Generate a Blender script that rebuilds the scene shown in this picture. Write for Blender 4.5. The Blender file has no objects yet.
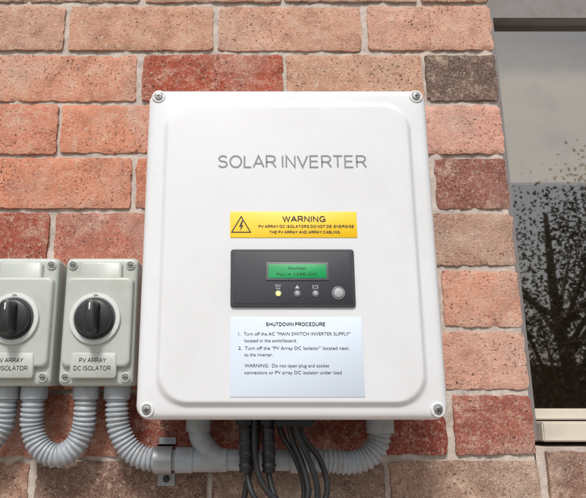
import bpy, math, random
from mathutils import Vector, noise, Matrix
R = random.Random(7)
scene = bpy.context.scene
col = scene.collection
MATS = {}

# ------------------------------------------------------------------ helpers
def lin(r, g, b):
    f = lambda c: (c/255/12.92) if c/255 <= .04045 else ((c/255+.055)/1.055)**2.4
    return (f(r), f(g), f(b), 1)

def new_mat(name):
    m = bpy.data.materials.new(name); m.use_nodes = True
    nt = m.node_tree
    return m, nt, nt.nodes['Principled BSDF']

def surf(name, rgb, rough=.5, var=.08, scale=60, bump=.0, bscale=300, metal=0, emit=0, dirt=None, dirt_amt=0, dscale=8, spec=.5):
    """procedural surface: base colour with noise mottling, optional grime and bump"""
    if name in MATS: return MATS[name]
    m, nt, b = new_mat(name)
    N = nt.nodes; L = nt.links
    geo = N.new('ShaderNodeNewGeometry')
    n1 = N.new('ShaderNodeTexNoise'); n1.inputs['Scale'].default_value = scale; n1.inputs['Detail'].default_value = 3
    L.new(geo.outputs['Position'], n1.inputs['Vector'])
    mix = N.new('ShaderNodeMix'); mix.data_type = 'RGBA'
    c = rgb
    mix.inputs['A'].default_value = (c[0]*(1-var), c[1]*(1-var), c[2]*(1-var), 1)
    mix.inputs['B'].default_value = (min(1, c[0]*(1+var)), min(1, c[1]*(1+var)), min(1, c[2]*(1+var)), 1)
    L.new(n1.outputs['Fac'], mix.inputs['Factor'])
    out = mix.outputs['Result']
    if dirt:
        n2 = N.new('ShaderNodeTexNoise'); n2.inputs['Scale'].default_value = dscale; n2.inputs['Detail'].default_value = 5; n2.inputs['Roughness'].default_value = .65
        L.new(geo.outputs['Position'], n2.inputs['Vector'])
        rp = N.new('ShaderNodeMapRange'); rp.inputs['From Min'].default_value = .48; rp.inputs['From Max'].default_value = .75
        rp.inputs['To Max'].default_value = dirt_amt
        L.new(n2.outputs['Fac'], rp.inputs['Value'])
        m2 = N.new('ShaderNodeMix'); m2.data_type = 'RGBA'
        L.new(rp.outputs['Result'], m2.inputs['Factor']); L.new(out, m2.inputs['A']); m2.inputs['B'].default_value = dirt
        out = m2.outputs['Result']
    L.new(out, b.inputs['Base Color'])
    b.inputs['Roughness'].default_value = rough
    b.inputs['Metallic'].default_value = metal
    b.inputs['Specular IOR Level'].default_value = spec
    if bump:
        n3 = N.new('ShaderNodeTexNoise'); n3.inputs['Scale'].default_value = bscale; n3.inputs['Detail'].default_value = 2
        L.new(geo.outputs['Position'], n3.inputs['Vector'])
        bp = N.new('ShaderNodeBump'); bp.inputs['Strength'].default_value = bump; bp.inputs['Distance'].default_value = .001
        L.new(n3.outputs['Fac'], bp.inputs['Height']); L.new(bp.outputs['Normal'], b.inputs['Normal'])
    if emit:
        L.new(out, b.inputs['Emission Color']); b.inputs['Emission Strength'].default_value = emit
    MATS[name] = m
    return m

def mk(name, verts, faces, mat, parent=None, smooth=True, ang=35):
    me = bpy.data.meshes.new(name); me.from_pydata(verts, [], faces); me.update()
    ob = bpy.data.objects.new(name, me); col.objects.link(ob)
    if mat: me.materials.append(mat)
    if smooth:
        for p in me.polygons: p.use_smooth = True
        me.set_sharp_from_angle(angle=math.radians(ang))
    if parent: ob.parent = parent
    return ob

def empty(name, loc=(0, 0, 0)):
    e = bpy.data.objects.new(name, None); e.empty_display_size = .05; col.objects.link(e)
    return e

def rrect(cx, cz, w, h, r, n=8):
    pts = []
    r = min(r, w/2-1e-5, h/2-1e-5)
    for (sx, sz, a0) in ((1, 1, 0), (-1, 1, 90), (-1, -1, 180), (1, -1, 270)):
        for i in range(n+1):
            a = math.radians(a0+90*i/n)
            pts.append((cx+sx*(w/2-r)+r*math.cos(a), cz+sz*(h/2-r)+r*math.sin(a)))
    return pts

def loft(name, layers, mat, parent=None, n=8, ang=35):
    """layers: (cx,cz,w,h,r,y) from back to front (y decreasing)"""
    V = []; F = []
    for (cx, cz, w, h, r, y) in layers:
        V += [(x, y, z) for x, z in rrect(cx, cz, w, h, r, n)]
    k = 4*(n+1)
    for l in range(len(layers)-1):
        for i in range(k):
            j = (i+1) % k
            F.append((l*k+i, (l+1)*k+i, (l+1)*k+j, l*k+j))
    F.append(tuple(range(k)))
    F.append(tuple(reversed([(len(layers)-1)*k+i for i in range(k)])))
    o = mk(name, V, F, mat, parent, ang=ang)
    import bmesh
    bm = bmesh.new(); bm.from_mesh(o.data); bmesh.ops.recalc_face_normals(bm, faces=bm.faces); bm.to_mesh(o.data); bm.free()
    return o

def slab(name, x0, x1, z0, z1, yb, yf, r, mat, parent=None, bev=.001, ang=35, n=6):
    cx, cz, w, h = (x0+x1)/2, (z0+z1)/2, x1-x0, z1-z0
    return loft(name, [(cx, cz, w, h, r, yb), (cx, cz, w, h, r, yf+bev), (cx, cz, w-bev*.6, h-bev*.6, r, yf+bev*.3), (cx, cz, w-2*bev, h-2*bev, max(r-bev, 1e-4), yf)], mat, parent, n, ang)

def box(name, x0, x1, y0, y1, z0, z1, mat, parent=None, bev=0.0):
    import bmesh
    bm = bmesh.new(); bmesh.ops.create_cube(bm, size=1)
    for v in bm.verts:
        v.co = Vector(((x0+x1)/2+v.co.x*(x1-x0), (y0+y1)/2+v.co.y*(y1-y0), (z0+z1)/2+v.co.z*(z1-z0)))
    if bev: bmesh.ops.bevel(bm, geom=bm.edges[:], offset=bev, segments=2, affect='EDGES')
    me = bpy.data.meshes.new(name); bm.to_mesh(me); bm.free()
    me.materials.append(mat)
    o = bpy.data.objects.new(name, me); col.objects.link(o)
    if parent: o.parent = parent
    return o

def revolve(name, cx, cz, prof, mat, parent=None, n=40, ang=35):
    """surface of revolution about the Y axis; prof: (radius,y) back->front"""
    V = []; F = []
    for (r, y) in prof:
        for i in range(n):
            a = 2*math.pi*i/n; V.append((cx+r*math.cos(a), y, cz+r*math.sin(a)))
    for l in range(len(prof)-1):
        for i in range(n):
            j = (i+1) % n; F.append((l*n+i, (l+1)*n+i, (l+1)*n+j, l*n+j))
    F.append(tuple(reversed([(len(prof)-1)*n+i for i in range(n)])))
    o = mk(name, V, F, mat, parent, ang=ang)
    import bmesh
    bm = bmesh.new(); bm.from_mesh(o.data); bmesh.ops.recalc_face_normals(bm, faces=bm.faces); bm.to_mesh(o.data); bm.free()
    return o

def spline(pts, step):
    P = [Vector(p) for p in pts]
    P = [P[0]*2-P[1]] + P + [P[-1]*2-P[-2]]
    out = []
    for i in range(1, len(P)-2):
        a, b, c, d = P[i-1:i+3]
        L = (c-b).length; n = max(2, int(L/step*1.05))
        def tj(ti, p, q): return ti+max((q-p).length, 1e-6)**.5
        t0 = 0; t1 = tj(t0, a, b); t2 = tj(t1, b, c); t3 = tj(t2, c, d)
        for k in range(n):
            t = t1+(t2-t1)*k/n
            A1 = (t1-t)/(t1-t0)*a+(t-t0)/(t1-t0)*b; A2 = (t2-t)/(t2-t1)*b+(t-t1)/(t2-t1)*c; A3 = (t3-t)/(t3-t2)*c+(t-t2)/(t3-t2)*d
            B1 = (t2-t)/(t2-t0)*A1+(t-t0)/(t2-t0)*A2; B2 = (t3-t)/(t3-t1)*A2+(t-t1)/(t3-t1)*A3
            out.append((t2-t)/(t2-t1)*B1+(t-t1)/(t2-t1)*B2)
    out.append(P[-2])
    # even resample
    res = [out[0]]; acc = 0
    for i in range(1, len(out)):
        seg = out[i]-out[i-1]; l = seg.length
        while acc+l >= step:
            q = (step-acc)/l
            p = out[i-1]+(out[i]-out[i-1])*q
            res.append(p); 
            out[i-1] = p; l = (out[i]-out[i-1]).length; acc = 0
            if l < 1e-9: break
        acc += l
    res.append(out[-1])
    return res

def tube_data(pts, rad, step, n=20):
    C = spline(pts, step)
    V = []; F = []
    up = None; s = 0
    for i, p in enumerate(C):
        t = (C[min(i+1, len(C)-1)]-C[max(i-1, 0)]).normalized()
        if up is None:
            up = t.orthogonal().normalized()
        up = (up-t*up.dot(t)).normalized()
        w = t.cross(up)
        if i: s += (C[i]-C[i-1]).length
        r = rad(s) if callable(rad) else rad
        for k in range(n):
            a = 2*math.pi*k/n
            V.append(tuple(p+up*(r*math.cos(a))+w*(r*math.sin(a))))
        if i:
            for k in range(n):
                j = (k+1) % n
                F.append(((i-1)*n+k, (i-1)*n+j, i*n+j, i*n+k))
    F.append(tuple(reversed(range(n)))); F.append(tuple((len(C)-1)*n+k for k in range(n)))
    return V, F

def tube(name, pts, rad, mat, parent=None, step=.004, n=20, ang=50):
    V, F = tube_data(pts, rad, step, n)
    return mk(name, V, F, mat, parent, ang=ang)

def ribbed(r0=.0132, r1=.0155, pitch=.0062):
    def f(s):
        q = (s/pitch) % 1
        return r0+(r1-r0)*max(0, min(1, .5+.9*math.sin(2*math.pi*q)))
    return f

def text(name, s, x0, zb, mat, parent, y, width=None, cap=None, bold=0, align='L', space=1.0):
    cu = bpy.data.curves.new(name, 'FONT'); cu.body = s; cu.size = 1; cu.offset = bold; cu.resolution_u = 3
    cu.space_character = space
    tmp = bpy.data.objects.new(name+'_t', cu); col.objects.link(tmp)
    dg = bpy.context.evaluated_depsgraph_get(); dg.update()
    me = bpy.data.meshes.new_from_object(tmp.evaluated_get(dg))
    bpy.data.objects.remove(tmp)
    xs = [v.co.x for v in me.vertices]; a, b = min(xs), max(xs)
    capu = .73
    sz = (cap/capu) if cap else width/(b-a)
    sx = width/(b-a) if width else sz
    w = (b-a)*sx
    off = x0 if align == 'L' else x0-w/2
    for v in me.vertices:
        v.co = Vector((off+(v.co.x-a)*sx, y, zb+v.co.y*sz))
    me.materials.clear(); me.materials.append(mat)
    o = bpy.data.objects.new(name, me); col.objects.link(o); o.parent = parent
    return o

# --- engineered sans-serif capitals built from mitred strokes (grotesque lettering)
def arc(cx, cy, rx, ry, a0, a1, n=12):
    return [(cx+rx*math.cos(math.radians(a0+(a1-a0)*i/n)), cy+ry*math.sin(math.radians(a0+(a1-a0)*i/n))) for i in range(n+1)]
def glyph(ch):
    A = arc
    G = {
     'A': (.80, [[(0, 0), (.40, 1), (.80, 0)], [(.14, .33), (.66, .33)]]),
     'B': (.60, [[(0, 0), (0, 1), (.32, 1)]+A(.34, .76, .22, .24, 80, -80)+[(.0, .52)], [(.32, .52)]+A(.36, .26, .24, .26, 80, -80)+[(0, 0)]]),
     'C': (.74, [A(.40, .5, .40, .5, 42, 318, 20)]),
     'D': (.70, [[(.0, 0), (0, 1), (.28, 1)]+A(.28, .5, .42, .5, 80, -80)+[(.28, 0), (0, 0)]]),
     'E': (.62, [[(.60, 1), (0, 1), (0, 0), (.62, 0)], [(.0, .52), (.56, .52)]]),
     'F': (.56, [[(.56, 1), (0, 1), (0, 0)], [(0, .52), (.48, .52)]]),
     'G': (.78, [A(.40, .5, .40, .5, 45, 325, 20)+[(.76, .14), (.76, .47), (.42, .47)]]),
     'H': (.66, [[(0, 0), (0, 1)], [(.66, 0), (.66, 1)], [(0, .53), (.66, .53)]]),
     'I': (.0, [[(0, 0), (0, 1)]]),
     'J': (.40, [[(.4, 1)]+A(.2, .24, .2, .24, 0, -180)]),
     'K': (.64, [[(0, 0), (0, 1)], [(.62, 1), (0, .38)], [(.2, .58), (.65, 0)]]),
     'L': (.52, [[(0, 1), (0, 0), (.52, 0)]]),
     'M': (.78, [[(0, 0), (0, 1), (.39, .05), (.78, 1), (.78, 0)]]),
     'N': (.66, [[(0, 0), (0, 1), (.66, 0), (.66, 1)]]),
     'O': (.86, [A(.43, .5, .43, .5, 90, 450, 32)]),
     'P': (.60, [[(0, 0), (0, 1), (.34, 1)]+A(.34, .73, .26, .27, 80, -80)+[(.3, .46), (0, .46)]]),
     'Q': (.86, [A(.43, .5, .43, .5, 90, 450, 28), [(.50, .24), (.82, -.03)]]),
     'R': (.70, [[(0, 0), (0, 1), (.38, 1)]+A(.39, .735, .27, .265, 80, -80)+[(.36, .47), (0, .47)], [(.36, .47), (.50, .34), (.72, 0)]]),
     'S': (.66, [A(.34, .755, .29, .245, 20, 250, 14)+A(.34, .262, .32, .262, 75, -160, 14)]),
     'T': (.70, [[(0, 1), (.70, 1)], [(.35, 1), (.35, 0)]]),
     'U': (.66, [[(0, 1)]+A(.33, .33, .33, .33, 180, 360)+[(.66, 1)]]),
     'V': (.76, [[(0, 1), (.38, 0), (.76, 1)]]),
     'W': (1.08, [[(0, 1), (.28, 0), (.54, 1), (.80, 0), (1.08, 1)]]),
     'X': (.68, [[(0, 0), (.68, 1)], [(0, 1), (.68, 0)]]),
     'Y': (.72, [[(0, 1), (.36, .45), (.72, 1)], [(.36, .45), (.36, 0)]]),
     'Z': (.62, [[(0, 1), (.62, 1), (0, 0), (.62, 0)]]),
     '-': (.28, [[(0, .36), (.28, .36)]]),
    }
    return G.get(ch)
def strip(pts, t):
    P = [Vector(p) for p in pts]; n = len(P); Lf = []; Rt = []
    closed = (P[0]-P[-1]).length < 1e-6
    for i in range(n):
        if closed and i in (0, n-1): d0 = (P[-1]-P[-2]).normalized(); d1 = (P[1]-P[0]).normalized()
        else:
            d0 = (P[i]-P[i-1]).normalized() if i else (P[1]-P[0]).normalized()
            d1 = (P[i+1]-P[i]).normalized() if i < n-1 else d0
        n0 = Vector((-d0.y, d0.x)); n1 = Vector((-d1.y, d1.x)); m = (n0+n1)
        m = n0 if m.length < 1e-3 else m.normalized()
        k = 1/max(m.dot(n0), .42)
        Lf.append(P[i]+m*(t/2*k)); Rt.append(P[i]-m*(t/2*k))
    return Lf, Rt
def caps(name, s, x0, zb, cap, width, mat, parent, y, t=.13, align='L', gap=.16):
    pen = 0; V = []; F = []; q = 0
    polys = []
    for i, ch in enumerate(s):
        g = glyph(ch)
        if g is None: pen += .30; continue
        w, st = g
        for pl in st:
            polys.append([(pen+t/2+a, t/2+b*(1-t)) for a, b in pl])
        nx = s[i+1] if i+1 < len(s) else ' '
        kern = (.07 if ch in 'AVTYW' else 0)+(.07 if nx in 'AVTYW' else 0)+(.04 if ch in 'LRO' else 0)+(.04 if nx == 'O' else 0)
        pen += w+t+gap-min(kern, .13)
    tot = pen-gap
    sx = width/tot
    off = x0 if align == 'L' else x0-width/2
    for pl in polys:
        Lf, Rt = strip(pl, t); b0 = len(V); q += 1
        yy_ = y-.000012*(q % 4)
        for a, b in zip(Lf, Rt):
            V.append((off+a.x*sx, yy_, zb+a.y*cap)); V.append((off+b.x*sx, yy_, zb+b.y*cap))
        for i in range(len(Lf)-1): F.append((b0+2*i, b0+2*i+1, b0+2*i+3, b0+2*i+2))
    return mk(name, V, F, mat, parent, False)

# ------------------------------------------------------------------ camera
cam = bpy.data.cameras.new('camera'); co = bpy.data.objects.new('camera', cam); col.objects.link(co)
co.location = (0, -.856, 1.4); co.rotation_euler = (math.radians(90+13.5), 0, 0)
cam.sensor_width = 36; cam.lens = 600/586*36; cam.shift_x = .0734; cam.clip_start = .02; cam.clip_end = 500
scene.camera = co

# ------------------------------------------------------------------ light
EL, AZ = math.radians(50), math.radians(-10)       # sun high, in front of the wall
sd = Vector((math.sin(AZ)*math.cos(EL), -math.cos(AZ)*math.cos(EL), math.sin(EL)))
sun = bpy.data.lights.new('sun', 'SUN'); sun.energy = 2.65; sun.angle = math.radians(11); sun.color = (1, .972, .93)
so = bpy.data.objects.new('sun', sun); col.objects.link(so)
so.rotation_euler = sd.to_track_quat('Z', 'Y').to_euler(); so.location = sd*20
w = bpy.data.worlds.new('World'); scene.world = w; w.use_nodes = True
nt = w.node_tree; bg = nt.nodes['Background']
sky = nt.nodes.new('ShaderNodeTexSky'); sky.sky_type = 'NISHITA'; sky.sun_disc = False
sky.sun_elevation = EL; sky.sun_rotation = math.atan2(sd.x, sd.y); sky.dust_density = 3; sky.air_density = 1
hs = nt.nodes.new('ShaderNodeHueSaturation'); hs.inputs['Saturation'].default_value = .5
nt.links.new(sky.outputs[0], hs.inputs['Color']); nt.links.new(hs.outputs[0], bg.inputs[0]); bg.inputs[1].default_value = .13
scene.view_settings.view_transform = 'Standard'; scene.view_settings.look = 'None'; scene.view_settings.exposure = 0

# ------------------------------------------------------------------ brick wall
def brick_material():
    m, nt, b = new_mat('brick'); N = nt.nodes; L = nt.links
    at = N.new('ShaderNodeAttribute'); at.attribute_name = 'bcol'
    geo = N.new('ShaderNodeNewGeometry')
    def nz(scale, det=6, rough=.6, dist=0):
        n = N.new('ShaderNodeTexNoise'); n.inputs['Scale'].default_value = scale; n.inputs['Detail'].default_value = det; n.inputs['Roughness'].default_value = rough
        n.inputs['Distortion'].default_value = dist
        L.new(geo.outputs['Position'], n.inputs['Vector']); return n
    def mr(src, a, b_, c, d):
        r = N.new('ShaderNodeMapRange'); r.inputs['From Min'].default_value = a; r.inputs['From Max'].default_value = b_
        r.inputs['To Min'].default_value = c; r.inputs['To Max'].default_value = d; L.new(src, r.inputs['Value']); return r.outputs['Result']
    def mul(a, b_):
        x = N.new('ShaderNodeMath'); x.operation = 'MULTIPLY'; L.new(a, x.inputs[0]); L.new(b_, x.inputs[1]); return x.outputs[0]
    def mixc(f, A, B, mode='MIX'):
        x = N.new('ShaderNodeMix'); x.data_type = 'RGBA'; x.blend_type = mode
        L.new(f, x.inputs['Factor']) if not isinstance(f, float) else setattr(x.inputs['Factor'], 'default_value', f)
        for k, q in (('A', A), ('B', B)):
            if isinstance(q, tuple): x.inputs[k].default_value = q
            else: L.new(q, x.inputs[k])
        return x.outputs['Result']
    blot = nz(24, 6, .7, .6); fine = nz(520, 2, .75); mid = nz(120, 4, .75); big = nz(7, 3, .6); pits = nz(230, 2, .6)
    patch = mr(nz(15, 2, .5).outputs['Fac'], .36, .60, .25, 1)      # speckle density varies from area to area
    c = at.outputs['Color']
    c = mixc(mr(blot.outputs['Fac'], .50, .72, 0, .8), c, mixc(1.0, c, (.50, .43, .42, 1), 'MULTIPLY'))
    c = mixc(mr(blot.outputs['Fac'], .47, .30, 0, .65), c, (.68, .49, .37, 1))
    c = mixc(mr(mid.outputs['Fac'], .53, .70, 0, .55), c, (.70, .55, .44, 1))
    c = mixc(mr(big.outputs['Fac'], .5, .72, 0, .5), c, (.60, .48, .40, 1))
    c = mixc(mul(mr(fine.outputs['Fac'], .57, .68, 0, .55), patch), c, (.13, .075, .055, 1))
    c = mixc(mr(fine.outputs['Fac'], .43, .33, 0, .45), c, (.78, .64, .52, 1))
    c = mixc(mul(mr(pits.outputs['Fac'], .63, .70, 0, .8), patch), c, (.06, .04, .035, 1))
    L.new(c, b.inputs['Base Color']); b.inputs['Roughness'].default_value = .9; b.inputs['Specular IOR Level'].default_value = .25
    ad = N.new('ShaderNodeMath'); ad.operation = 'ADD'; L.new(mid.outputs['Fac'], ad.inputs[0]); L.new(fine.outputs['Fac'], ad.inputs[1])
    sb = N.new('ShaderNodeMath'); sb.operation = 'SUBTRACT'; L.new(ad.outputs[0], sb.inputs[0]); L.new(mul(mr(pits.outputs['Fac'], .6, .72, 0, 1.2), patch), sb.inputs[1])
    bp = N.new('ShaderNodeBump'); bp.inputs['Strength'].default_value = .9; bp.inputs['Distance'].default_value = .0018
    L.new(sb.outputs[0], bp.inputs['Height']); L.new(bp.outputs['Normal'], b.inputs['Normal'])
    return m
BRICK = brick_material()
MORTAR = surf('mortar', (.54, .465, .41), .95, .30, 160, .9, 500, dirt=(.27, .22, .19, 1), dirt_amt=.7, dscale=35)

wall = empty('brick_wall')
V = []; F = []; C = []
def add_brick(x0, x1, z0, z1, rgb, fine=True, yf=0.0, seed=0, depth=.010, slope=0.0):
    st = .0045
    nx = max(3, int((x1-x0)/st)) if fine else 3
    nz_ = max(3, int((z1-z0)/st)) if fine else 3
    base = len(V); off = Vector((seed*3.17, seed*1.31, 0))
    tx = R.uniform(-.004, .004); tz = R.uniform(-.012, .012)
    for j in range(-1, nz_+2):
        for i in range(-1, nx+2):
            border = i < 0 or j < 0 or i > nx or j > nz_
            ii = min(max(i, 0), nx); jj = min(max(j, 0), nz_)
            x = x0+(x1-x0)*ii/nx; z = z0+(z1-z0)*jj/nz_
            y = yf
            if fine:
                p = Vector((x, 0, z))
                ex = min(ii, nx-ii); ez = min(jj, nz_-jj)
                e = min(ex, ez)
                y += noise.noise(p*16+off)*.0011+noise.noise(p*90+off)*.0006+tx*(x-(x0+x1)/2)+tz*(z-(z0+z1)/2)
                jx = noise.noise(p*60+off+Vector((9, 0, 0)))*.0022+noise.noise(p*190+off)*.0012
                jz = noise.noise(p*60+off+Vector((0, 0, 9)))*.0020+noise.noise(p*190+off+Vector((3, 3, 3)))*.0012
                if e == 0:
                    chip = max(0, noise.noise(p*45+off+Vector((5, 5, 5)))-.25)
                    y += .0009+.010*chip; x += jx; z += jz
                    if ex == 0 and ez == 0:
                        k = abs(noise.noise(p*100+off))*.004+.0006
                        x += k*(1 if ii == 0 else -1); z += k*(1 if jj == 0 else -1)
                elif e == 1:
                    y += .004*max(0, noise.noise(p*45+off+Vector((5, 5, 5)))-.25)
            if border: y = yf+depth
            V.append((x, y+slope*(z-z0), z)); 
            k = 1+.16*noise.noise(Vector((x*14, z*14, seed)))+.10*noise.noise(Vector((x*50, z*50, seed)))
            C.append((rgb[0]*k, rgb[1]*k, rgb[2]*k, 1))
    w_ = nx+3
    for j in range(nz_+2):
        for i in range(nx+2):
            a = base+j*w_+i
            F.append((a, a+1, a+1+w_, a+w_))
pal = [(196,128,98),(188,112,84),(176,96,72),(200,138,110),(172,118,96),(150,100,84),(158,84,66),(204,146,120)]
def T(r, g, b):
    c = lin(r, g, b)[:3]; l = sum(c)/3
    return tuple((v*.92+l*.08)*1.0 for v in c)
# course index k: top joint z = 2.015 - k*.0877 ; colours left -> right
known = {
 -1: [(172,140,120),(185,140,118),(176,138,118),(190,150,128)],
 0: [(198,150,126),(202,148,120),(204,152,126),(210,156,132)],
 1: [(210,142,112),(170,78,52),(200,152,124),(112,90,80)],
 2: [(208,132,104),(212,136,104),(190,130,100),(212,152,132)],
 3: [(210,134,102),(198,122,92),(180,110,90),(150,92,80)],
 4: [(164,80,60),(182,108,88),(190,120,96),(180,138,116)],
 5: [(190,112,86),(180,100,80),(190,120,96),(212,150,124)],
 6: [(180,100,78),(186,110,84),(186,116,92),(208,152,130)],
 7: [(168,98,76),(146,68,52),(142,62,48),(164,92,76)],
 8: [(158,114,94),(130,98,84),(140,112,96),(162,128,108)],
}
PITCH = .0877; MJ = .0042; EDGE = .389
sill_top = 1.331
seed = 0
for k in range(-9, 23):
    zt = 2.015-k*PITCH; z0 = zt-PITCH+MJ; z1 = zt-MJ
    if z0 < .02: break
    even = k % 2 == 0
    joints = [-.294, -.055, .185] if even else [-.176, .055, .275]
    for i in range(1, 9): joints.insert(0, joints[0]-.2375)
    right_full = (z1 < sill_top-.06) or (zt > 2.45)
    if right_full:
        x = joints[-1]
        while x < 2.6: x += .2375; joints.append(x)
    edges = joints + ([] if right_full else [EDGE+MJ])
    for i in range(len(edges)-1):
        a, b = edges[i]+MJ, edges[i+1]-MJ
        seed += 1
        rgb = pal[R.randrange(len(pal))]
        if k in known:
            base_i = 7   # index in joints of first visible left joint pair
            q = i-base_i
            if 0 <= q < 4: rgb = known[k][q]
        vis = (-.55 < b and a < .62 and 1.15 < z1 and z0 < 2.1)
        # small dimensional tolerance
        a += R.uniform(-.002, .002); b += R.uniform(-.002, .002) if not (abs(edges[i+1]-EDGE-MJ) < 1e-6) else 0
        add_brick(a, b, z0+R.uniform(-.0013, .0013), z1+R.uniform(-.0013, .0013), T(*rgb), vis, R.uniform(-.0018, .0012), seed)
# right-hand pier beyond window and far side
for k in range(-5, 8):
    zt = 2.015-k*PITCH
    if zt > 2.45 or zt-PITCH < sill_top-.06: continue
    x = 1.60 if k % 2 else 1.48
    x0 = 1.50
    while x < 2.6:
        seed += 1
        add_brick(max(x0, x)+MJ, x+.2375-MJ, zt-PITCH+MJ, zt-MJ, T(*pal[R.randrange(8)]), False, 0, seed); x += .2375
# sill course under the window
bx = EDGE+.012
while bx < 1.5:
    seed += 1
    add_brick(bx, bx+.232, sill_top-.112, sill_top-.008, T(*[(140,104,88),(150,110,92),(132,98,84),(160,116,96)][R.randrange(4)]), bx < .7, -.004, seed)
    bx += .2405
me = bpy.data.meshes.new('bricks'); me.from_pydata(V, [], F); me.update()
ca = me.color_attributes.new('bcol', 'FLOAT_COLOR', 'POINT')
for i, c in enumerate(C): ca.data[i].color = c
for p in me.polygons: p.use_smooth = True
me.set_sharp_from_angle(angle=math.radians(40))
me.materials.append(BRICK)
bo = bpy.data.objects.new('bricks', me); col.objects.link(bo); bo.parent = wall
# mortar body (the wall mass) around the window opening, front face slightly raked back
MY = .0040
WX1 = 1.50; WT = 2.45
def mortar_sheet(x0, x1, z0, z1, fine):
    st = .005 if fine else .2
    nx = max(1, int((x1-x0)/st)); nz_ = max(1, int((z1-z0)/st)); VV = []; FF = []
    for j in range(nz_+1):
        for i in range(nx+1):
            x = x0+(x1-x0)*i/nx; z = z0+(z1-z0)*j/nz_
            y = MY+(noise.noise(Vector((x*140, 1, z*140)))*.0016+noise.noise(Vector((x*40, 5, z*40)))*.0018 if fine else 0)
            VV.append((x, y, z))
    for j in range(nz_):
        for i in range(nx):
            a = j*(nx+1)+i; FF.append((a, a+1, a+nx+2, a+nx+1))
    return mk('mortar', VV, FF, MORTAR, wall)
mortar_sheet(-.6, EDGE-.002, 1.2, 2.1, True)
mortar_sheet(-2.4, -.6, 0, 2.9, False)
mortar_sheet(-.6, EDGE, 0, 1.2, False)
mortar_sheet(-.6, EDGE, 2.1, 2.9, False)
mortar_sheet(EDGE, WX1, 0, sill_top-.003, False)
mortar_sheet(EDGE, WX1, WT, 2.9, False)
mortar_sheet(WX1, 2.6, 0, 2.9, False)
box('wall_core', -2.4, EDGE-.003, .008, .23, 0, 2.9, MORTAR, wall)
box('wall_core_below', EDGE-.003, WX1, .008, .23, 0, sill_top-.006, MORTAR, wall)
box('wall_core_above', EDGE-.003, WX1, .008, .23, WT, 2.9, MORTAR, wall)
box('wall_core_right', WX1, 2.6, .008, .23, 0, 2.9, MORTAR, wall)

# ------------------------------------------------------------------ window
win = empty('window')
ALU = surf('window_frame_paint', lin(206,198,184)[:3], .45, .06, 40, .1, dirt=(.3, .27, .24, 1), dirt_amt=.4, dscale=20)
ALUD = surf('window_track', lin(128,122,120)[:3], .55, .08, 40, .1, dirt=(.12, .1, .09, 1), dirt_amt=.5, dscale=30)
gm, nt, b = new_mat('window_glass'); nt.nodes.remove(b)
out = nt.nodes['Material Output']
tr = nt.nodes.new('ShaderNodeBsdfTransparent'); tr.inputs[0].default_value = (.86, .85, .82, 1)
gl = nt.nodes.new('ShaderNodeBsdfGlossy'); gl.inputs['Roughness'].default_value = .02; gl.inputs['Color'].default_value = (.82, .77, .70, 1)
tc = nt.nodes.new('ShaderNodeNewGeometry'); nn = nt.nodes.new('ShaderNodeTexNoise'); nn.inputs['Scale'].default_value = 5; nn.inputs['Detail'].default_value = 0
bpn = nt.nodes.new('ShaderNodeBump'); bpn.inputs['Strength'].default_value = .1; bpn.inputs['Distance'].default_value = .003
nt.links.new(tc.outputs['Position'], nn.inputs['Vector']); nt.links.new(nn.outputs['Fac'], bpn.inputs['Height']); nt.links.new(bpn.outputs['Normal'], gl.inputs['Normal'])
lw = nt.nodes.new('ShaderNodeLayerWeight'); lw.inputs['Blend'].default_value = .5
fm = nt.nodes.new('ShaderNodeMapRange'); fm.inputs['From Min'].default_value = 0; fm.inputs['From Max'].default_value = 1; fm.inputs['To Min'].default_value = .28; fm.inputs['To Max'].default_value = .75
nt.links.new(lw.outputs['Facing'], fm.inputs['Value'])
mx = nt.nodes.new('ShaderNodeMixShader'); nt.links.new(fm.outputs[0], mx.inputs[0]); nt.links.new(tr.outputs[0], mx.inputs[1]); nt.links.new(gl.outputs[0], mx.inputs[2]); nt.links.new(mx.outputs[0], out.inputs[0])
WB = 1.331
mk('glass', [(EDGE+.02, .09, WB+.035), (WX1-.02, .09, WB+.035), (WX1-.02, .09, WT-.03), (EDGE+.02, .09, WT-.03)], [(0, 1, 2, 3)], gm, win, False)
box('jamb_left', EDGE+.001, EDGE+.033, .062, .125, WB, WT, ALUD, win, .002)
box('jamb_right', WX1-.033, WX1, .062, .125, WB, WT, ALU, win, .002)
box('head', EDGE+.033, WX1-.033, .063, .124, WT-.045, WT, ALU, win, .002)
box('sill_rail', EDGE+.033, WX1-.033, .046, .124, WB+.001, WB+.028, ALU, win, .002)
box('bottom_sash_rail', EDGE+.033, WX1-.033, .076, .118, WB+.030, WB+.046, ALU, win, .002)
box('transom', EDGE+.033, WX1-.033, .070, .118, 2.036, 2.085, ALUD, win, .002)
box('mullion', .95, .99, .071, .117, WB+.052, 2.036, ALU, win, .002)
BL = surf('blind_fabric', lin(196,186,168)[:3], .9, .22, 9, dirt=lin(150,140,124), dirt_amt=.6, dscale=14)
nt = BL.node_tree; wv = nt.nodes.new('ShaderNodeTexWave'); wv.bands_direction = 'Z'; wv.inputs['Scale'].default_value = 60; wv.inputs['Distortion'].default_value = .8
g = nt.nodes.new('ShaderNodeNewGeometry'); nt.links.new(g.outputs['Position'], wv.inputs['Vector'])
bp = nt.nodes.new('ShaderNodeBump'); bp.inputs['Strength'].default_value = .12; bp.inputs['Distance'].default_value = .002
nt.links.new(wv.outputs['Fac'], bp.inputs['Height']); nt.links.new(bp.outputs['Normal'], nt.nodes['Principled BSDF'].inputs['Normal'])
box('roller_blind', EDGE+.035, WX1-.035, .130, .132, 1.762, 2.40, BL, win)
box('blind_bottom_bar', EDGE+.035, WX1-.035, .126, .136, 1.752, 1.764, BL, win, .002)
DK = surf('room_wall', (.26, .18, .12), .9, .3, 6)
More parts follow.
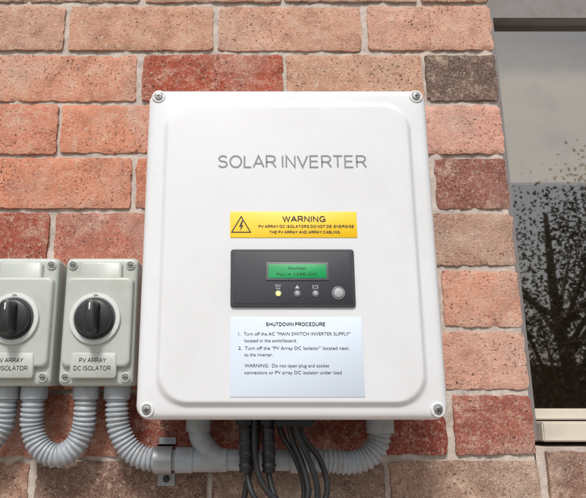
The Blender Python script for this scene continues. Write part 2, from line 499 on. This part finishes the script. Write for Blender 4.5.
box('room_back', EDGE-.3, WX1+.3, 1.6, 1.62, .9, 2.8, DK, win)
box('room_left', EDGE-.32, EDGE-.3, .23, 1.62, .9, 2.8, DK, win)
box('room_right', WX1+.3, WX1+.32, .23, 1.62, .9, 2.8, DK, win)
box('room_floor', EDGE-.3, WX1+.3, .23, 1.6, .88, .9, DK, win)
box('room_ceiling', EDGE-.3, WX1+.3, .23, 1.6, 2.8, 2.82, DK, win)

# ------------------------------------------------------------------ solar inverter
inv = empty('solar_inverter')
WH = surf('inverter_white_paint', (.735, .745, .765), .32, .015, 9, .12, 900, dirt=(.60, .60, .585, 1), dirt_amt=.35, dscale=7)
MET = surf('screw_metal', (.45, .44, .42), .35, .15, 200, metal=.9)
DARK = surf('dark_gap', (.03, .03, .03), .6)
INK = surf('black_ink', (.035, .035, .04), .6)
GINK = surf('grey_print', (.27, .28, .30), .6, .02, spec=.2)
cx, cz = .0485, 1.578; Wd, Hd = .361, .416
loft('mounting_bracket', [(cx, cz, .22, .34, .004, .004), (cx, cz, .22, .34, .004, -.020)], MET, inv)
loft('rear_case', [(cx, cz, Wd-.020, Hd-.022, .012, -.016), (cx, cz, Wd-.012, Hd-.014, .014, -.022), (cx, cz, Wd-.012, Hd-.014, .014, -.082)], WH, inv)
loft('seal', [(cx, cz, Wd-.020, Hd-.020, .012, -.080), (cx, cz, Wd-.020, Hd-.020, .012, -.088)], DARK, inv)
pw, pcx = .318, .048
pz1, pz0 = 1.7650, 1.3840
ph = pz1-pz0; pcz = (pz1+pz0)/2
L_ = [(cx, cz, Wd, Hd, .015, -.086), (cx, cz, Wd+.001, Hd+.001, .015, -.092), (cx, cz, Wd, Hd, .016, -.134)]
for i in range(1, 7):
    a = math.radians(15*i); q = .010
    L_.append((cx, cz, Wd-2*q*(1-math.cos(a)), Hd-2*q*(1-math.cos(a)), .016, -.134-q*math.sin(a)))
L_.append((cx, cz, Wd-.0245, Hd-.0245, .014, -.1442))
L_.append((pcx, pcz, pw+.002, ph+.002, .034, -.1444))
for i in range(1, 9):
    t = i/8; s_ = t*t*(3-2*t)
    L_.append((pcx, pcz, pw-.016*t, ph-.014*t, .034, -.1444-.0055*s_))
L_.append((pcx, pcz, pw-.020, ph-.018, .031, -.150))
loft('front_cover', L_, WH, inv, n=12, ang=60)
for sx in (-.1185, .2155):
    for sz in (1.7745, 1.3815):
        sc = empty('cover_screw'); sc.parent = inv
        revolve('boss', sx, sz, [(.0088, -.1405), (.0088, -.1443), (.0080, -.1455), (.0062, -.1457), (.0058, -.1445)], WH, sc, 28)
        revolve('screw_head', sx, sz, [(.0050, -.1440), (.0050, -.1463), (.0042, -.1475), (.002, -.1480)], MET, sc, 24)
        an = R.uniform(0, 1.5)
        V_ = []
        for aa in (an, an+math.pi/2):
            u = Vector((math.cos(aa), 0, math.sin(aa))); v = Vector((-math.sin(aa), 0, math.cos(aa)))
            for a_, b_ in ((-1, -1), (1, -1), (1, 1), (-1, 1)):
                p = Vector((sx, -.1484 if aa == an else -.1485, sz))+u*(.0030*a_)+v*(.0005*b_); V_.append(tuple(p))
        mk('cross_slot', V_, [(0, 1, 2, 3), (4, 5, 6, 7)], DARK, sc, False)
YF = -.150
caps('brand_lettering', 'SOLAR INVERTER', -.0405, 1.6735, .0172, .1860, GINK, inv, YF-.0003, t=.125)
# warning sticker
YEL = surf('yellow_sticker', lin(246,200,36)[:3], .4, .03, 30)
slab('warning_label', -.0243, .1305, 1.5835, 1.6165, YF+.0002, YF-.0006, .001, YEL, inv, .0002)
yy = YF-.0009
caps('warning_title', 'WARNING', .0660, 1.6032, .0078, .053, INK, inv, yy, .17, 'C')
caps('warning_line_1', 'PV ARRAY DC ISOLATORS DO NOT DE-ENERGISE', .0105, 1.5958, .0037, .1165, INK, inv, yy, .20)
caps('warning_line_2', 'THE PV ARRAY AND ARRAY CABLING', .0665, 1.5886, .0037, .086, INK, inv, yy, .20, 'C')
def tri(name, c, s, y, mat, thick=None):
    h = s*.866
    P = [(c[0]-s/2, c[1]-h/3), (c[0]+s/2, c[1]-h/3), (c[0], c[1]+2*h/3)]
    k = 1-thick
    Q = [(c[0]+(a-c[0])*k, c[1]+(b-c[1])*k) for a, b in P]
    return mk(name, [(a, y, b) for a, b in P+Q], [(0, 1, 4, 3), (1, 2, 5, 4), (2, 0, 3, 5)], mat, inv, False)
tri('hazard_triangle', (-.0108, 1.5970), .0250, yy, INK, .17)
bolt = [(-.0098, 1.6055), (-.0135, 1.5970), (-.0110, 1.5978), (-.0124, 1.5918), (-.0078, 1.5996), (-.0103, 1.5988), (-.0082, 1.6055)]
mk('hazard_bolt', [(a, yy, b) for a, b in bolt], [tuple(range(7))], INK, inv, False)
# display panel
PB = surf('display_bezel', (.055, .058, .066), .6, .1, 30, .1, spec=.3)
PF = surf('display_face', (.042, .045, .053), .5, .1, 30, spec=.35)
slab('display_bezel', -.0232, .1250, 1.4985, 1.5685, YF+.0006, YF-.0030, .0035, PB, inv, .0010)
slab('display_face', -.0195, .1213, 1.5020, 1.5650, YF-.002, YF-.0034, .002, PF, inv, .0003)
GRY = surf('lcd_frame', (.11, .12, .13), .4)
slab('lcd_frame', .0192, .0938, 1.5302, 1.5522, YF-.003, YF-.0044, .001, GRY, inv, .0004)
LCD = surf('lcd_green', (.010, .26, .08), .3, .2, 60, emit=.32)
slab('lcd_screen', .0222, .0908, 1.5328, 1.5496, YF-.004, YF-.0048, .0005, LCD, inv, .0002)
LT = surf('lcd_text', (.008, .05, .025), .5)
text('lcd_line_1', 'Normal', .056, 1.5432, LT, inv, YF-.0050, .021, .0036, .0, 'C')
text('lcd_line_2', 'Pac = 1398.3W', .032, 1.5358, LT, inv, YF-.0050, .048, .0036, .0)
LG = surf('light_print', (.50, .51, .53), .5)
LED = surf('led_amber', (.85, .80, .16), .3, emit=1.6)
for i, x in enumerate((.0335, .0560, .0775)):
    revolve('key_ring', x, 1.5145, [(.0044, YF-.003), (.0044, YF-.0040), (.0034, YF-.0042)], GRY, inv, 24)
    revolve('led' if i == 0 else 'key', x, 1.5145, [(.0028, YF-.004), (.0028, YF-.0046), (.0018, YF-.0052)], LED if i == 0 else surf('key_rubber', (.36, .37, .39), .5), inv, 20)
x = .0335; caps('key_icon', 'ESC', x, 1.5228, .0024, .0070, LG, inv, YF-.0036, .2, 'C'); caps('key_icon', 'OK', x, 1.5196, .0022, .0050, LG, inv, YF-.0036, .2, 'C')
x = .0560; mk('key_icon', [(x-.0028, YF-.0036, 1.5205), (x+.0028, YF-.0036, 1.5205), (x, YF-.0036, 1.5248)], [(0, 1, 2)], LG, inv, False)
x = .0775; box('key_icon', x-.0032, x+.0032, YF-.0036, YF-.0033, 1.5205, 1.5242, LG, inv); box('key_icon_hole', x-.0024, x+.0024, YF-.0038, YF-.0034, 1.5212, 1.5235, PF, inv)
revolve('power_button', .1046, 1.5150, [(.0080, YF-.003), (.0080, YF-.0042), (.0070, YF-.0048), (.0058, YF-.0046)], surf('button_rim', (.20, .21, .22), .35), inv, 32)
revolve('power_button_cap', .1046, 1.5150, [(.0056, YF-.004), (.0054, YF-.0058), (.0042, YF-.0064)], surf('button_cap', (.40, .41, .42), .4), inv, 32)
# shutdown procedure label
LAB = surf('blue_white_label', lin(208,219,232)[:3], .35, .015, 20)
slab('shutdown_label', -.0232, .1315, 1.3955, 1.4870, YF+.0002, YF-.0006, .001, LAB, inv, .0002)
caps('shutdown_title', 'SHUTDOWN PROCEDURE', .0535, 1.4764, .0045, .070, INK, inv, yy, .19, 'C')
for s_, x, z, wd in (('1.  Turn off the AC "MAIN SWITCH INVERTER SUPPLY"', -.0135, 1.4655, .1310),
                    ('located in the switchboard.', -.0065, 1.4577, .061),
                    ('2.  Turn off the "PV Array DC Isolator" located next', -.0135, 1.4490, .1280),
                    ('to the inverter.', -.0065, 1.4415, .033),
                    ('WARNING:  Do not open plug and socket', -.0065, 1.4290, .098),
                    ('connectors or PV array DC isolator under load', -.0065, 1.4212, .112)):
    text('shutdown_text', s_, x, z, INK, inv, yy, wd, .0040, .001)
# bottom entry glands
CG = surf('conduit_grey', lin(160,166,172)[:3], .45, .05, 60, .08, dirt=lin(122,116,108), dirt_amt=.6, dscale=40)
def vring(name, x, y, z0, z1, r, mat, parent):
    return tube(name, [(x, y, z1), (x, y, (z0+z1)/2), (x, y, z0)], r, mat, parent, step=.01, n=28)
BLK = surf('black_plastic', (.018, .018, .020), .42, .2, 60)

# ------------------------------------------------------------------ conduit run
CY = -.034
run = empty('electrical_conduit')
ZR = 1.3155
tube('corrugated_drop', [(-.176, CY-.004, 1.412), (-.1755, CY-.004, 1.385), (-.172, CY-.002, 1.355), (-.158, CY, 1.330), (-.140, CY, 1.3185), (-.122, CY, ZR)], ribbed(), CG, run, step=.00105, n=24)
tube('smooth_pipe', [(-.125, CY, ZR), (-.06, CY, ZR), (.02, CY, ZR), (.062, CY, ZR)], .0135, CG, run, .01, 28)
tube('coupling_left', [(-.096, CY, ZR), (-.085, CY, ZR), (-.074, CY, ZR)], .0162, CG, run, .01, 28)
tube('tee_body', [(-.074, CY, ZR), (-.055, CY, ZR), (-.030, CY, ZR)], .0150, CG, run, .01, 28)
tube('tee_branch', [(-.040, CY, ZR), (-.056, CY, ZR+.014), (-.066, CY, ZR+.030), (-.068, CY, 1.385)], .0138, CG, run, .004, 28)
tube('branch_collar', [(-.068, CY, 1.351), (-.068, CY, 1.36), (-.068, CY, 1.375)], .0162, CG, run, .01, 28)
tube('coupling_right', [(.052, CY, ZR), (.063, CY, ZR), (.075, CY, ZR)], .0162, CG, run, .01, 28)
tube('corrugated_rise', [(.070, CY, ZR), (.100, CY, ZR-.001), (.130, CY, ZR-.003), (.152, CY, ZR+.003), (.166, CY, ZR+.018), (.1705, CY, 1.352), (.171, CY, 1.385)], ribbed(), CG, run, step=.00105, n=24)
tube('inverter_gland', [(.171, CY, 1.349), (.171, CY, 1.360), (.171, CY, 1.380)], .0180, CG, run, .01, 28)
# left loop and left drop
tube('corrugated_loop', [(-.286, CY-.004, 1.412), (-.2865, CY-.004, 1.385), (-.286, CY, 1.355), (-.274, CY, 1.331), (-.250, CY, 1.3205), (-.229, CY, 1.332), (-.219, CY, 1.355), (-.217, CY-.004, 1.385), (-.217, CY-.004, 1.412)], ribbed(), CG, run, step=.00105, n=24)
tube('corrugated_left', [(-.322, CY-.004, 1.412), (-.3225, CY-.004, 1.385), (-.326, CY, 1.358), (-.345, CY, 1.332), (-.375, CY, 1.318), (-.43, CY, 1.315), (-.47, CY, 1.300), (-.49, CY, 1.26), (-.492, CY, 1.15), (-.492, CY, .6), (-.492, CY, .0)], ribbed(), CG, run, step=.00105, n=24)
GAL = surf('galvanised_strap', (.36, .38, .40), .45, .2, 120, metal=.5, dirt=(.2, .19, .17, 1), dirt_amt=.5, dscale=60)
def clamp(x, z, parent):
    V = []; F = []
    prof = [(-.002, z+.026), (-.002, z+.0172)]
    for i in range(13):
        a = math.radians(90+180*i/12)
        prof.append((CY+.0172*math.cos(a), z+.0172*math.sin(a)))
    prof.append((-.002, z-.017)); prof.append((-.002, z-.036))
    nP = len(prof)
    for dx in (-.0115, .0115):
        for off in (0, -.0015):
            for (y, zz) in prof: V.append((x+dx, y+off, zz))
    for i in range(nP-1):
        a = lambda s, o, k: (s*2+o)*nP+k
        F += [(a(0,1,i), a(1,1,i), a(1,1,i+1), a(0,1,i+1)), (a(0,0,i), a(0,0,i+1), a(1,0,i+1), a(1,0,i)),
              (a(0,0,i), a(0,1,i), a(0,1,i+1), a(0,0,i+1)), (a(1,0,i), a(1,0,i+1), a(1,1,i+1), a(1,1,i))]
    F += [((0)*nP+0, nP*1+0, nP*3+0, nP*2+0), (nP-1, nP*2+nP-1, nP*3+nP-1, nP+nP-1)]
    mk('saddle_clamp', V, F, GAL, parent, True, 40)
    revolve('clamp_screw', x, z-.027, [(.0045, -.003), (.0045, -.0055), (.002, -.007)], DARK, parent, 18)
clamp(-.112, ZR, run)

# ------------------------------------------------------------------ isolator switches
IG = surf('isolator_grey', lin(182,187,180)[:3], .38, .02, 20, .12, 700, dirt=lin(152,151,140), dirt_amt=.5, dscale=14)
DG = surf('dial_grey', lin(208,211,208)[:3], .4, .02, 20)
def isolator(cx, name, ents):
    e = empty(name)
    zc = 1.493
    loft('base', [(cx, zc, .094, .166, .006, .003), (cx, zc, .096, .168, .007, -.040), (cx, zc, .0945, .1665, .006, -.0415)], IG, e)
    loft('seam', [(cx, zc, .092, .164, .006, -.041), (cx, zc, .092, .164, .006, -.043)], DARK, e)
    lay = [(cx, zc, .0965, .1685, .007, -.0425), (cx, zc, .0965, .1685, .007, -.062)]
    for i in range(1, 6):
        a = math.radians(18*i); q = .006
        lay.append((cx, zc, .0965-2*q*(1-math.cos(a)), .1685-2*q*(1-math.cos(a)), .008, -.062-q*math.sin(a)))
    lay.append((cx, zc, .078, .150, .006, -.0682))
    loft('lid', lay, IG, e, ang=50)
    lay = [(cx, zc-.002, .090, .118, .006, -.066), (cx, zc-.002, .088, .116, .008, -.0735), (cx, zc-.002, .085, .113, .008, -.0750), (cx, zc-.002, .080, .108, .008, -.0752)]
    loft('lid_panel', lay, IG, e, ang=50)
    loft('lid_tongue', [(cx, zc+.04, .058, .076, .006, -.066), (cx, zc+.04, .056, .074, .006, -.0725), (cx, zc+.04, .054, .072, .006, -.0735)], IG, e, ang=50)
    loft('nameplate', [(cx-.002, 1.4345, .060, .0330, .004, -.066), (cx-.002, 1.4345, .059, .0320, .004, -.0755), (cx-.002, 1.4345, .0575, .0305, .004, -.0762)], IG, e, ang=50)
    for sx in (-1, 1):
        for sz in (-1, 1):
            x, z = cx+sx*.0385, zc+sz*.0735
            revolve('screw_well', x, z, [(.0060, -.066), (.0060, -.0698), (.0050, -.0702), (.0042, -.0690)], IG, e, 24)
            revolve('screw', x, z, [(.0038, -.066), (.0038, -.0696), (.003, -.0702)], surf('dull_screw', (.22, .22, .21), .6, metal=.3), e, 20)
            box('screw_slot', x-.0027, x+.0027, -.0706, -.0700, z-.0005, z+.0005, DARK, e)
    kx, kz = cx-.003, 1.4940
    revolve('dial_plate', kx, kz, [(.0335, -.074), (.0335, -.0775), (.0325, -.0790), (.0285, -.0795), (.0270, -.0785)], DG, e, 56)
    revolve('dial_recess', kx, kz, [(.0271, -.0788), (.0268, -.0796), (.0262, -.0796)], surf('dial_dark', (.05, .05, .055), .5), e, 48)
    revolve('knob', kx, kz, [(.0240, -.078), (.0236, -.0860), (.0226, -.0885), (.0205, -.0895)], BLK, e, 48)
    loft('knob_handle', [(kx, kz, .0200, .0440, .0085, -.088), (kx, kz, .0170, .0430, .0080, -.094), (kx, kz, .0140, .0420, .0068, -.104), (kx, kz, .0125, .0405, .0060, -.1062), (kx, kz, .0095, .0375, .0046, -.107)], BLK, e, ang=40)
    slab('pointer_mark', kx-.0010, kx+.0010, kz+.008, kz+.0170, -.1065, -.1073, .0008, DG, e, .0002)
    caps('on_mark', 'ON', kx, kz+.0292, .0028, .0058, INK, e, -.0798, .18, 'C')
    caps('label_line_1', 'PV ARRAY', cx-.003, 1.4380, .0060, .0340, INK, e, -.0765, .14, 'C')
    caps('label_line_2', 'DC ISOLATOR', cx-.003, 1.4280, .0060, .0470, INK, e, -.0765, .14, 'C')
    for x in ents:
        tube('conduit_gland', [(x, CY-.004, 1.3925), (x, CY-.004, 1.40), (x, CY-.004, 1.412)], .0175, CG, e, .01, 28)
    return e
isolator(-.3045, 'isolator_switch', (-.322, -.286))
isolator(-.1985, 'isolator_switch', (-.217, -.176))

# ------------------------------------------------------------------ black cables
cab = empty('black_cable')
for i, x in enumerate((-.006, .022)):
    tube('connector', [(x, -.075, 1.385), (x, -.076, 1.36), (x+.001, -.078, 1.335), (x+.001, -.078, 1.306)], lambda s: .0100 if s < .018 else (.0080 if (s*1000) % 14 > 3 else .0092), BLK, cab, .0015, 18)
runs = [
 [(-.005, -.078, 1.320), (-.003, -.080, 1.300), (.004, -.086, 1.280), (.018, -.088, 1.262), (.040, -.09, 1.250), (.062, -.09, 1.262), (.070, -.088, 1.285), (.064, -.083, 1.315), (.052, -.078, 1.345), (.046, -.075, 1.385)],
 [(.023, -.078, 1.320), (.024, -.080, 1.298), (.032, -.086, 1.275), (.046, -.088, 1.262), (.066, -.086, 1.258), (.086, -.084, 1.268), (.094, -.082, 1.290), (.085, -.078, 1.322), (.066, -.075, 1.348), (.060, -.072, 1.385)],
 [(.032, -.066, 1.385), (.040, -.068, 1.350), (.056, -.072, 1.322), (.066, -.074, 1.290), (.062, -.074, 1.255), (.048, -.072, 1.225), (.028, -.070, 1.212), (.006, -.068, 1.222), (-.008, -.066, 1.250), (-.004, -.066, 1.29), (.008, -.066, 1.33), (.010, -.066, 1.385)],
 [(.052, -.085, 1.385), (.058, -.086, 1.352), (.070, -.088, 1.325), (.080, -.089, 1.295), (.079, -.089, 1.272), (.064, -.088, 1.262), (.044, -.09, 1.268), (.026, -.09, 1.280), (.012, -.088, 1.300), (.006, -.085, 1.33), (.006, -.08, 1.385)],
]
for rr in runs: tube('cable', rr, .0037, BLK, cab, .003, 12)
vring('cable_gland', -.006, -.075, 1.362, 1.385, .0118, BLK, cab); vring('cable_gland', .022, -.075, 1.362, 1.385, .0118, BLK, cab)
box('gland_block', .030, .078, -.095, -.060, 1.3600, 1.378, BLK, cab, .002)

# ------------------------------------------------------------------ ground, fence and trees behind the camera
GR = surf('ground_grass_soil', (.12, .12, .06), .95, .4, 3)
mk('ground', [(-250, -250, 0), (250, -250, 0), (250, 250, 0), (-250, 250, 0)], [(0, 1, 2, 3)], GR, None, False)
PV = surf('concrete_path', (.44, .42, .39), .9, .15, 12, .3, 80)
box('path', -3, 3.5, -2.2, -.004, .004, .05, PV)
def foliage(name, cx, cy, h, rad, seed, nleaf):
    e = empty(name); r = random.Random(seed)
    BK = surf('bark', (.26, .20, .15), .9, .3, 20)
    LF = surf('leaves', (.12, .105, .06), .7, .5, 2.5)
    tube('trunk', [(cx, cy, 0), (cx+.1, cy, h*.3), (cx-.05, cy+.1, h*.55), (cx, cy, h*.85)], lambda s: max(.02, .13-.03*s), BK, e, .12, 10)
    ends = []
    for i in range(26):
        a = r.uniform(0, 6.28); z0 = h*r.uniform(.05, .6); L = rad*r.uniform(.6, 1.1)
        p1 = Vector((cx, cy, z0)); p2 = p1+Vector((math.cos(a)*L*.5, math.sin(a)*L*.5, h*.16)); p3 = p1+Vector((math.cos(a)*L, math.sin(a)*L, h*.30))
        tube('limb', [p1, p2, p3], lambda s: max(.008, .035-.015*s), BK, e, .12, 7)
        ends += [p2, p3]
        for j in range(4):
            q = p2.lerp(p3, r.random()); d = Vector((r.uniform(-.5, .5), r.uniform(-.5, .5), r.uniform(-.1, .6)))
            tube('twig', [q, q+d*.5+Vector((0, 0, .04)), q+d], .006, BK, e, .12, 5); ends.append(q+d)
    VV = []; FF = []
    for i in range(nleaf):
        c = r.choice(ends)+Vector((r.gauss(0, .28), r.gauss(0, .28), r.gauss(0, .24)))
        u = Vector((r.uniform(-1, 1), r.uniform(-1, 1), r.uniform(-1, 1))).normalized(); v = u.orthogonal().normalized()
        s = r.uniform(.018, .034); k = len(VV)
        VV += [tuple(c-u*s), tuple(c+v*s*.5), tuple(c+u*s), tuple(c-v*s*.5)]; FF.append((k, k+1, k+2, k+3))
    mk('leaves', VV, FF, LF, e, False)
foliage('garden_tree', 3.4, -5.6, 4.0, 1.5, 1, 14000)
foliage('garden_tree', 5.6, -6.4, 4.4, 1.7, 2, 12000)
foliage('garden_tree', 1.4, -6.6, 4.0, 1.5, 3, 6000)
TM = surf('fence_timber', (.32, .24, .17), .85, .3, 8)
fen = empty('timber_fence')
x = -5
while x < 10:
    box('paling', x, x+.095, -7.92, -7.90, .03, 1.8, TM, fen); x += .105
for z in (.4, 1.4): box('rail', -5, 10, -7.90, -7.86, z, z+.07, TM, fen)
